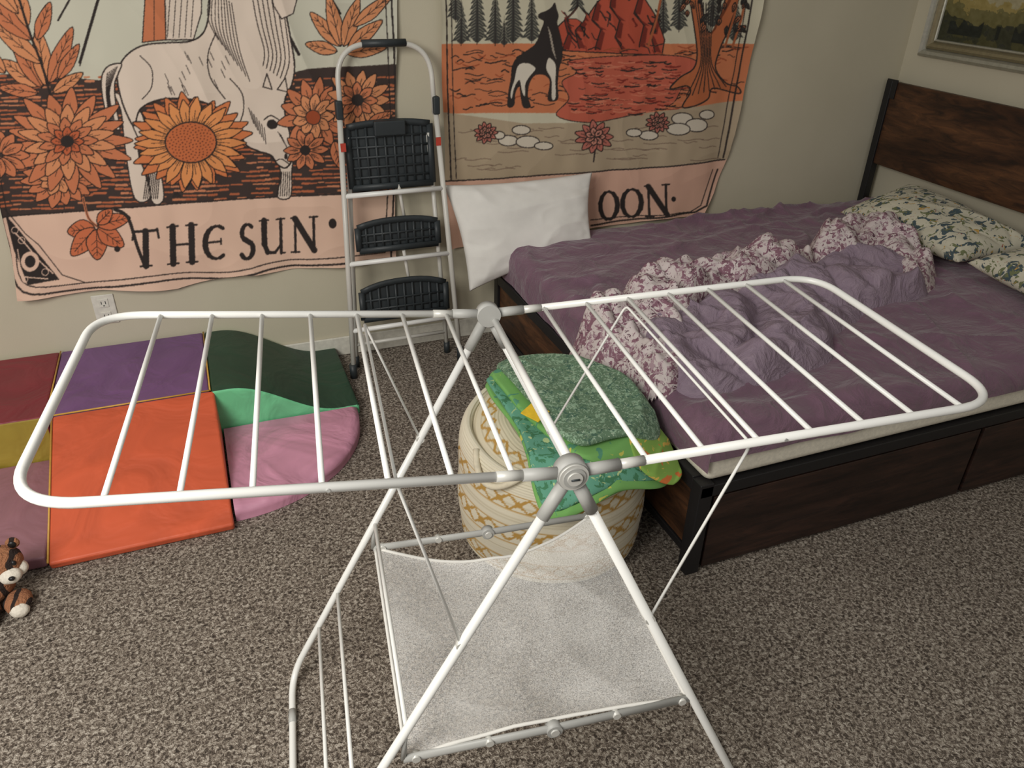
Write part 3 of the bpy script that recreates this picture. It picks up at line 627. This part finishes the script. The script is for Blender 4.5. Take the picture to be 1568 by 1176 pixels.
mesh("canvas",np.stack([np.full_like(Yg,WX-.012),Yg,Zg],-1).reshape(-1,3),gridfaces(300,200),attrmat("painted_canvas",.5,200,.1),pf,cols=lin(C).reshape(-1,3))

# ------------------------------------------------------------------ basket
bk=empty("woven_basket"); BC=np.array([.82,1.66])
prof=[(.0,.006),(.19,.004),(.245,.010),(.262,.045),(.268,.11),(.269,.18),(.268,.26),(.264,.34),(.254,.385),(.240,.40),(.228,.388),(.225,.34)]
pp=smoothpoly(prof,False,16); na=360; nr=len(pp)
ang=np.linspace(0,2*np.pi,na,endpoint=False)
Rr,Ag=np.meshgrid(pp[:,0],ang,indexing='ij'); Zz=np.repeat(pp[:,1][:,None],na,1)
s_arc=np.concatenate([[0],np.cumsum(np.hypot(*np.diff(pp,axis=0).T))]); rope=.0028*np.abs(np.sin(s_arc*math.pi/.0095))[:,None]
squash=1+.02*np.cos(2*Ag+.6)+.02*np.sin(3*Ag)*Zz/.36+.012*vn(Ag*2.5,Zz*12,0,3)
Rw=(Rr+rope*(Rr>.05))*squash
sl_z=1-.10*(Zz/.38)*np.clip(np.cos(Ag-math.radians(250)),-1,1)
V=np.stack([BC[0]+Rw*np.cos(Ag),BC[1]+Rw*np.sin(Ag),Zz*sl_z],-1).reshape(-1,3)
C=np.zeros(Rr.shape+(3,));C[:]=(224,216,194)
C[(np.sin(s_arc*2*math.pi/.0095)>.85)[:,None]&np.ones_like(Rr,bool)]=(206,196,170)
for z0,hh,nd in((.07,.024,30),(.19,.026,28),(.31,.026,28)):
    tri=np.abs(((Ag*nd/(2*np.pi))%1)-.5)*2; q=np.abs(Zz-z0)/hh
    band=(q<1); dia=band&((np.abs(q-tri)<.22)|(q+tri*1.0<.5)); C[dia]=(186,146,74)
    edge=(np.abs(q-1.2)<.1); C[edge]=(194,156,88)
i=np.arange(nr-1)[:,None];j=np.arange(na)[None,:]; a=i*na+j;b=i*na+(j+1)%na; F=np.stack([a,b,b+na,a+na],-1).reshape(-1,4)
M_weave=attrmat("woven_rope",.95,300,.4)
mesh("basket_body",V,F,M_weave,bk,cols=lin(C).reshape(-1,3))
M_rope=simple("rope",(220,210,186),.95)
for k,a0 in enumerate((3.6,.6)):
    hp=[(BC[0]+(.25+.03*math.sin(math.pi*t))*math.cos(a0+(t-.5)*.7),BC[1]+(.25+.03*math.sin(math.pi*t))*math.sin(a0+(t-.5)*.7),.38-.05*math.sin(math.pi*t)) for t in np.linspace(0,1,16)]
    tube(f"handle_{k}",hp,.009,M_rope,bk)
rr=np.linspace(0,1,70);RR,AA=np.meshgrid(rr,ang,indexing='ij')
Rl=.240*RR; Zl=.395+.03*(1-RR**2.5)+.003*np.abs(np.sin(Rl*math.pi/.0095))+.012*vn(RR*3*np.cos(AA),RR*3*np.sin(AA),0,5)-.012*RR**6-.035*RR*np.clip(np.cos(AA-math.radians(250)),-1,1)
V=np.stack([BC[0]+Rl*np.cos(AA),BC[1]+Rl*np.sin(AA),Zl],-1).reshape(-1,3); C=np.zeros(RR.shape+(3,));C[:]=(220,210,184); C[(np.sin(Rl*2*math.pi/.0095)>.85)]=(200,188,160)
tri=np.abs(((AA*24/(2*np.pi))%1)-.5)*2;q=np.abs(RR-.8)/.09; C[(q<1)&(np.abs(q-tri)<.24)]=(188,148,78)
i=np.arange(69)[:,None]; a=i*na+j;b=i*na+(j+1)%na
mesh("basket_lid",V,np.stack([a,b,b+na,a+na],-1).reshape(-1,4),M_weave,bk,cols=lin(C).reshape(-1,3))

M_tq=floral("green_leaf_quilt",(106,136,108),[((150,180,152),70,.54),((76,110,92),50,.58),((180,200,174),130,.61)])
M_tq2=floral("bright_leaf_print",(124,182,100),[((88,150,120),18,.60),((206,204,96),20,.66)])
M_tq3=floral("teal_leaf_print",(104,168,142),[((70,128,92),30,.54),((190,210,150),40,.62)])
M_tq4=floral("lime_orange_edge",(142,182,84),[((214,120,60),16,.62),((222,190,90),24,.60)])
M_tag=simple("yellow_tag",(240,200,50),.7)
qb=empty("folded_quilt")
def slab(name,poly,z0,th,mat,seed):
    B=smoothpoly([(x-.004,y-.012) for x,y in poly],True,14); c=B.mean(0); M_=len(B); rows=[]
    for r in np.linspace(0,1,30)[1:]: rows.append((r,0,1))
    for k in range(1,9):
        a=math.pi*k/8; rows.append((1,math.sin(a)*th*.6,math.cos(a)))
    nb=B-c; nl=nb/np.linalg.norm(nb,axis=1)[:,None]; vs=[]
    for r,o_,cz in rows:
        P=c+nb*r+nl*o_; x,y_=P[:,0],P[:,1]; x=np.minimum(x,1.095)
        d=np.hypot(x-BC[0],y_-BC[1]); dr=np.maximum(0,d-.235); dr=np.minimum(dr*.95,.12)
        z=z0+th/2*cz-dr-.03*(y_<BC[1])*np.clip((BC[1]-y_)/.25,0,1)+.008*vn(x*9,y_*9,0,seed)+.006*fold(x*8,y_*8,seed+1)*(cz>0)
        vs.append(np.stack([x,y_,z],1))
    V=np.concatenate(vs); F=[]
    n_=len(rows)
    for i_ in range(n_-1):
        for k in range(M_): F.append((i_*M_+k,(i_+1)*M_+k,(i_+1)*M_+(k+1)%M_,i_*M_+(k+1)%M_))
    F.append(tuple(range(M_)))
    return mesh(name,V,F,mat,qb)
Q=[(.69,1.87),(.79,1.925),(.93,1.89),(1.04,1.72),(1.08,1.54),(1.04,1.42),(.86,1.385),(.70,1.375),(.665,1.44),(.69,1.62)]
slab("layer_0",Q,.438,.016,M_tq2,61)
slab("layer_1",[(x*.985+.013,y*.985+.03) for x,y in Q],.453,.014,M_tq3,62)
slab("layer_2",[(.71,1.89),(.80,1.935),(.93,1.90),(1.04,1.72),(1.08,1.52),(1.06,1.44),(.93,1.44),(.80,1.45),(.73,1.62)],.467,.014,M_tq2,63)
slab("layer_edge",[(.95,1.47),(1.0,1.54),(1.08,1.53),(1.095,1.44),(1.05,1.395),(.96,1.405)],.474,.012,M_tq4,66)
slab("layer_top",[(.74,1.90),(.82,1.94),(.93,1.90),(1.03,1.74),(1.075,1.58),(1.03,1.49),(.88,1.475),(.79,1.49),(.755,1.66)],.484,.020,M_tq,64)
box("tag",(.70,1.565,.487),(.75,1.625,.491),M_tag,qb,.001,rot=(.05,-.2,.5))

# ------------------------------------------------------------------ drying rack
rk=empty("clothes_drying_rack")
X,Y,h,yaw,Wd,Ll,tl,Lr,tr_,sl,sr=.45,1.048,.942,-.127,.535,.705,.089,.732,.031,.521,.482
ex=np.array([math.cos(yaw),math.sin(yaw),0]);ey=np.array([-math.sin(yaw),math.cos(yaw),0]);ez=np.array([0,0,1.])
cc=np.array([X,Y,h]);fr=cc-ey*Wd/2;bb=cc+ey*Wd/2
dL=-ex*math.cos(tl)+ez*math.sin(tl);dR=ex*math.cos(tr_)+ez*math.sin(tr_)
RT=.0070
for nm,dv,L,sp in(("left",dL,Ll,np.linspace(.085,.60,7)),("right",dR,Lr,np.linspace(.115,.655,7))):
    tube(f"wing_frame_{nm}",fillet([fr+dv*.03,fr+dv*L,bb+dv*L,bb+dv*.03],.085,n=12),RT,M_white,rk,seg=14)
    for k,s in enumerate(sp): tube(f"wing_rod_{nm}_{k}",[fr+dv*s,bb+dv*s],.0042,M_white,rk,seg=8)
    for q,(b0,sg) in enumerate(((fr,-1),(bb,1))):
        tube(f"sleeve_{nm}_{q}",[b0+dv*.015,b0+dv*.072],.0095,M_gray,rk,seg=10)
        tube(f"collar_{nm}_{q}",[b0+dv*.070,b0+dv*.11],.0080,M_metal,rk,seg=10)
        c=b0+dv*.335-ez*.0; tube(f"rivet_{nm}_{q}",[c+ey*sg*.005,c+ey*sg*.0082],.0028,M_gray,rk,seg=8)
for q,(b0,sg) in enumerate(((fr,-1),(bb,1))):
    for k,(o0,o1,r,mt) in enumerate(((-.014,.010,.0235,M_gray),(.010,.014,.0215,M_metal),(.013,.016,.0165,M_gray),(.015,.019,.011,M_metal))):
        tube(f"hub_{q}_{k}",[b0+ey*sg*o0,b0+ey*sg*o1],r,mt,rk,seg=32)
    tube(f"hub_screw_{q}",[b0+ey*sg*.0195-ex*.006,b0+ey*sg*.0195+ex*.006],.0016,M_black,rk,seg=6)
tube("hub_axle",[fr+ex*.012-ez*.012,bb+ex*.012-ez*.012],.0068,M_white,rk)
lz=h-.0085
for nm,sg,s in(("left",-1,sl),("right",1,sr)):
    dv=ex*sg*s-ez
    path=[fr+dv*.02,fr+dv*lz,bb+dv*lz,bb+dv*.02]
    tube(f"leg_frame_{nm}",fillet(path,.07,n=10),.0080,M_white,rk,seg=14)
    for q,b0 in enumerate((fr,bb)):
        tube(f"leg_sleeve_{nm}_{q}",[b0+dv*.02,b0+dv*.075],.0105,M_gray,rk,seg=10)
        a=b0+dv*lz+ey*(.12 if q==0 else -.12); tube(f"floor_collar_{nm}_{q}",[a-ey*.018,a+ey*.018],.0090,M_gray,rk)
    rods=(.49,.68,.78) if sg<0 else (.60,.70,.80)
    for k,d in enumerate(rods): tube(f"leg_rod_{nm}_{k}",[fr+dv*d,bb+dv*d],.0042,M_white,rk,seg=8)
for nm,dv,w,sg,s,df,db in(("left",dL,.245,-1,sl,.31,.28),("right",dR,.29,1,sr,.33,.30)):
    lv=ex*sg*s-ez; A=fr+lv*df;B=bb+lv*db; wf=fr+dv*w-ez*.012+ey*.012;wb=bb+dv*w-ez*.012-ey*.012
    tube(f"support_wire_{nm}",fillet([A,wf,wb,B],.015,n=5),.0026,M_white,rk,seg=7)
    for q,b in enumerate((A,B)): tube(f"wire_socket_{nm}_{q}",[b-ey*.006,b+ey*.006],.0090,M_metal,rk,seg=10)
Lb=-ex*sl-ez;Rb=ex*sr-ez; db=.565
for q,b0 in enumerate((fr,bb)):
    a=b0+Lb*db+ex*.03;b=b0+Rb*db; m=(a+b)/2-ez*.004
    tube(f"brace_{q}",[a,m,b],.0058,M_gray,rk,seg=8,flat=.0095)
    tube(f"brace_joint_{q}",[m-ey*.009,m+ey*.009],.0145,M_gray,rk,seg=20)
    tube(f"brace_pin_{q}",[m-ey*.012,m+ey*.012],.008,M_metal,rk,seg=16)
    for k,t in enumerate((.04,.28,.72,.96)):
        c=a+(b-a)*t; tube(f"brace_clip_{q}_{k}",[c-ey*.008,c+ey*.008],.0075,M_metal,rk,seg=10)
    tube(f"brace_hanger_{q}",[b0+Lb*.495,a],.005,M_gray,rk,seg=8)
n=110; u=np.linspace(0,1,n);U,Vv=np.meshgrid(u,u,indexing='ij')
a0=fr+Lb*db+ex*.035;a1=fr+Rb*db-ex*.010;b0_=bb+Lb*db+ex*.035;b1=bb+Rb*db-ex*.010
P=((1-U)*(1-Vv))[...,None]*a0+(U*(1-Vv))[...,None]*a1+(U*Vv)[...,None]*b1+((1-U)*Vv)[...,None]*b0_
su=np.sin(math.pi*U)
sag=-.035*su*np.sin(math.pi*Vv)**.6-.045*su*Vv**2
P=P+ez*(sag+.012*ridge(U*1.6+Vv*.6,Vv*1.6-U*.5,19)*su+.012*fold(U*1.3+Vv*1.1,Vv*.8-U*1.0,29)*su)[...,None]-ey*(.065*su*Vv**3)[...,None]+ey*(.01*su*(1-Vv)**3)[...,None]
def meshmat():
    m,nt,b=newmat("white_net"); v=coords(nt)
    n_=noisetex(nt,v,420,1); n2=noisetex(nt,v,6,2)
    ad=nt.nodes.new("ShaderNodeMath"); ad.operation='MULTIPLY_ADD'; nt.links.new(n2,ad.inputs[0]); ad.inputs[1].default_value=.6; nt.links.new(n_,ad.inputs[2])
    r=ramp(nt,ad.outputs[0],[(.60,(.26,.26,.26,1)),(1.0,(.68,.68,.68,1))])
    b.inputs["Base Color"].default_value=col(248,247,244); b.inputs["Roughness"].default_value=.6
    nt.links.new(r,b.inputs["Alpha"]); return m
M_net=meshmat(); mesh("mesh_shelf",P.reshape(-1,3),gridfaces(n,n),M_net,rk)
for nm,ix in(("front",P[:,0]),("back",P[:,-1]),("left",P[0,:]),("right",P[-1,:])): tube(f"mesh_hem_{nm}",[p for p in ix[::5]]+[ix[-1]],.0036,M_pw,rk,seg=6)

# ------------------------------------------------------------------ plush tiger
pt=empty("plush_tiger")
def furmat():
    m,nt,b=newmat("tiger_fur"); v=coords(nt); w=nt.nodes.new("ShaderNodeTexWave"); w.bands_direction='X'; w.inputs["Scale"].default_value=9; w.inputs["Distortion"].default_value=5; w.inputs["Detail"].default_value=2
    nt.links.new(v,w.inputs["Vector"]); nt.links.new(ramp(nt,w.outputs["Fac"],[(.22,col(44,32,28)),(.32,col(160,108,76))]),b.inputs["Base Color"]); b.inputs["Roughness"].default_value=1
    bump(nt,b,noisetex(nt,v,160),.8,.01); return m
M_fur=furmat();M_wf=simple("white_fur",(222,214,200),1,nscale=160,bmp=.8);M_blk=simple("plush_black",(22,20,20),.4)
def ellip(name,c,r,mat,rot=0):
    nu,nv=20,14;vs=[];
    for i in range(nv+1):
        th=math.pi*i/nv
        for j in range(nu):
            ph=2*math.pi*j/nu; q=np.array([r[0]*math.sin(th)*math.cos(ph),r[1]*math.sin(th)*math.sin(ph),r[2]*math.cos(th)]); vs.append(q*(1+.03*math.sin(5*ph+3*th)))
    fs=[(i*nu+j,(i+1)*nu+j,(i+1)*nu+(j+1)%nu,i*nu+(j+1)%nu) for i in range(nv) for j in range(nu)]
    o=mesh(name,vs,fs,mat,pt); o.location=c; o.rotation_euler=(0,0,rot); return o
tx,ty=-.665,1.885
ellip("body",(tx-.07,ty+.02,.066),(.09,.062,.064),M_fur)
ellip("head",(tx+.0,ty+.02,.125),(.052,.048,.046),M_fur)
ellip("muzzle",(tx+.022,ty-.018,.108),(.028,.024,.022),M_wf); ellip("nose",(tx+.03,ty-.041,.115),(.008,.006,.006),M_blk)
ellip("cheek",(tx+.04,ty+.01,.105),(.02,.02,.02),M_wf)
for k,(dx,dy) in enumerate(((-.035,.03),(.035,.03))): ellip(f"ear_{k}",(tx+dx,ty+dy+.01,.168),(.017,.009,.017),M_fur); ellip(f"ear_inner_{k}",(tx+dx,ty+dy+.002,.168),(.010,.005,.010),M_blk)
for k,(dx,dy) in enumerate(((-.01,-.018),(.036,-.008))): ellip(f"eye_{k}",(tx+dx,ty+dy,.138),(.007,.006,.008),M_blk)
for k,(dx,dy) in enumerate(((.02,-.03),(-.05,-.05),(-.1,-.04),(-.13,.02))): ellip(f"paw_{k}",(tx+dx,ty+dy,.026),(.034,.042,.024),M_fur); ellip(f"toe_{k}",(tx+dx+.006,ty+dy-.030,.021),(.024,.02,.02),M_wf)
tube("tail",smoothpoly([(tx-.15,ty+.03,.06),(tx-.20,ty+.02,.03),(tx-.22,ty-.0,.02),(tx-.19,ty-.05,.02)],False),.013,M_fur,pt)

# ------------------------------------------------------------------ light
def area(name,loc,tgt,sx,sy,e,c):
    l=bpy.data.lights.new(name,'AREA'); l.shape='RECTANGLE'; l.size=sx;l.size_y=sy;l.energy=e;l.color=c
    o=bpy.data.objects.new(name,l); sc.collection.objects.link(o); o.location=loc
    o.rotation_euler=(Vector(tgt)-Vector(loc)).to_track_quat('-Z','Y').to_euler(); return o
area("window_daylight",(-1.3,.2,2.1),(-.1,1.7,.1),1.2,1.2,68,(1,.965,.90))
w=bpy.data.worlds.new("world"); sc.world=w; w.use_nodes=True; w.node_tree.nodes["Background"].inputs[0].default_value=(1,.97,.93,1); w.node_tree.nodes["Background"].inputs[1].default_value=.29
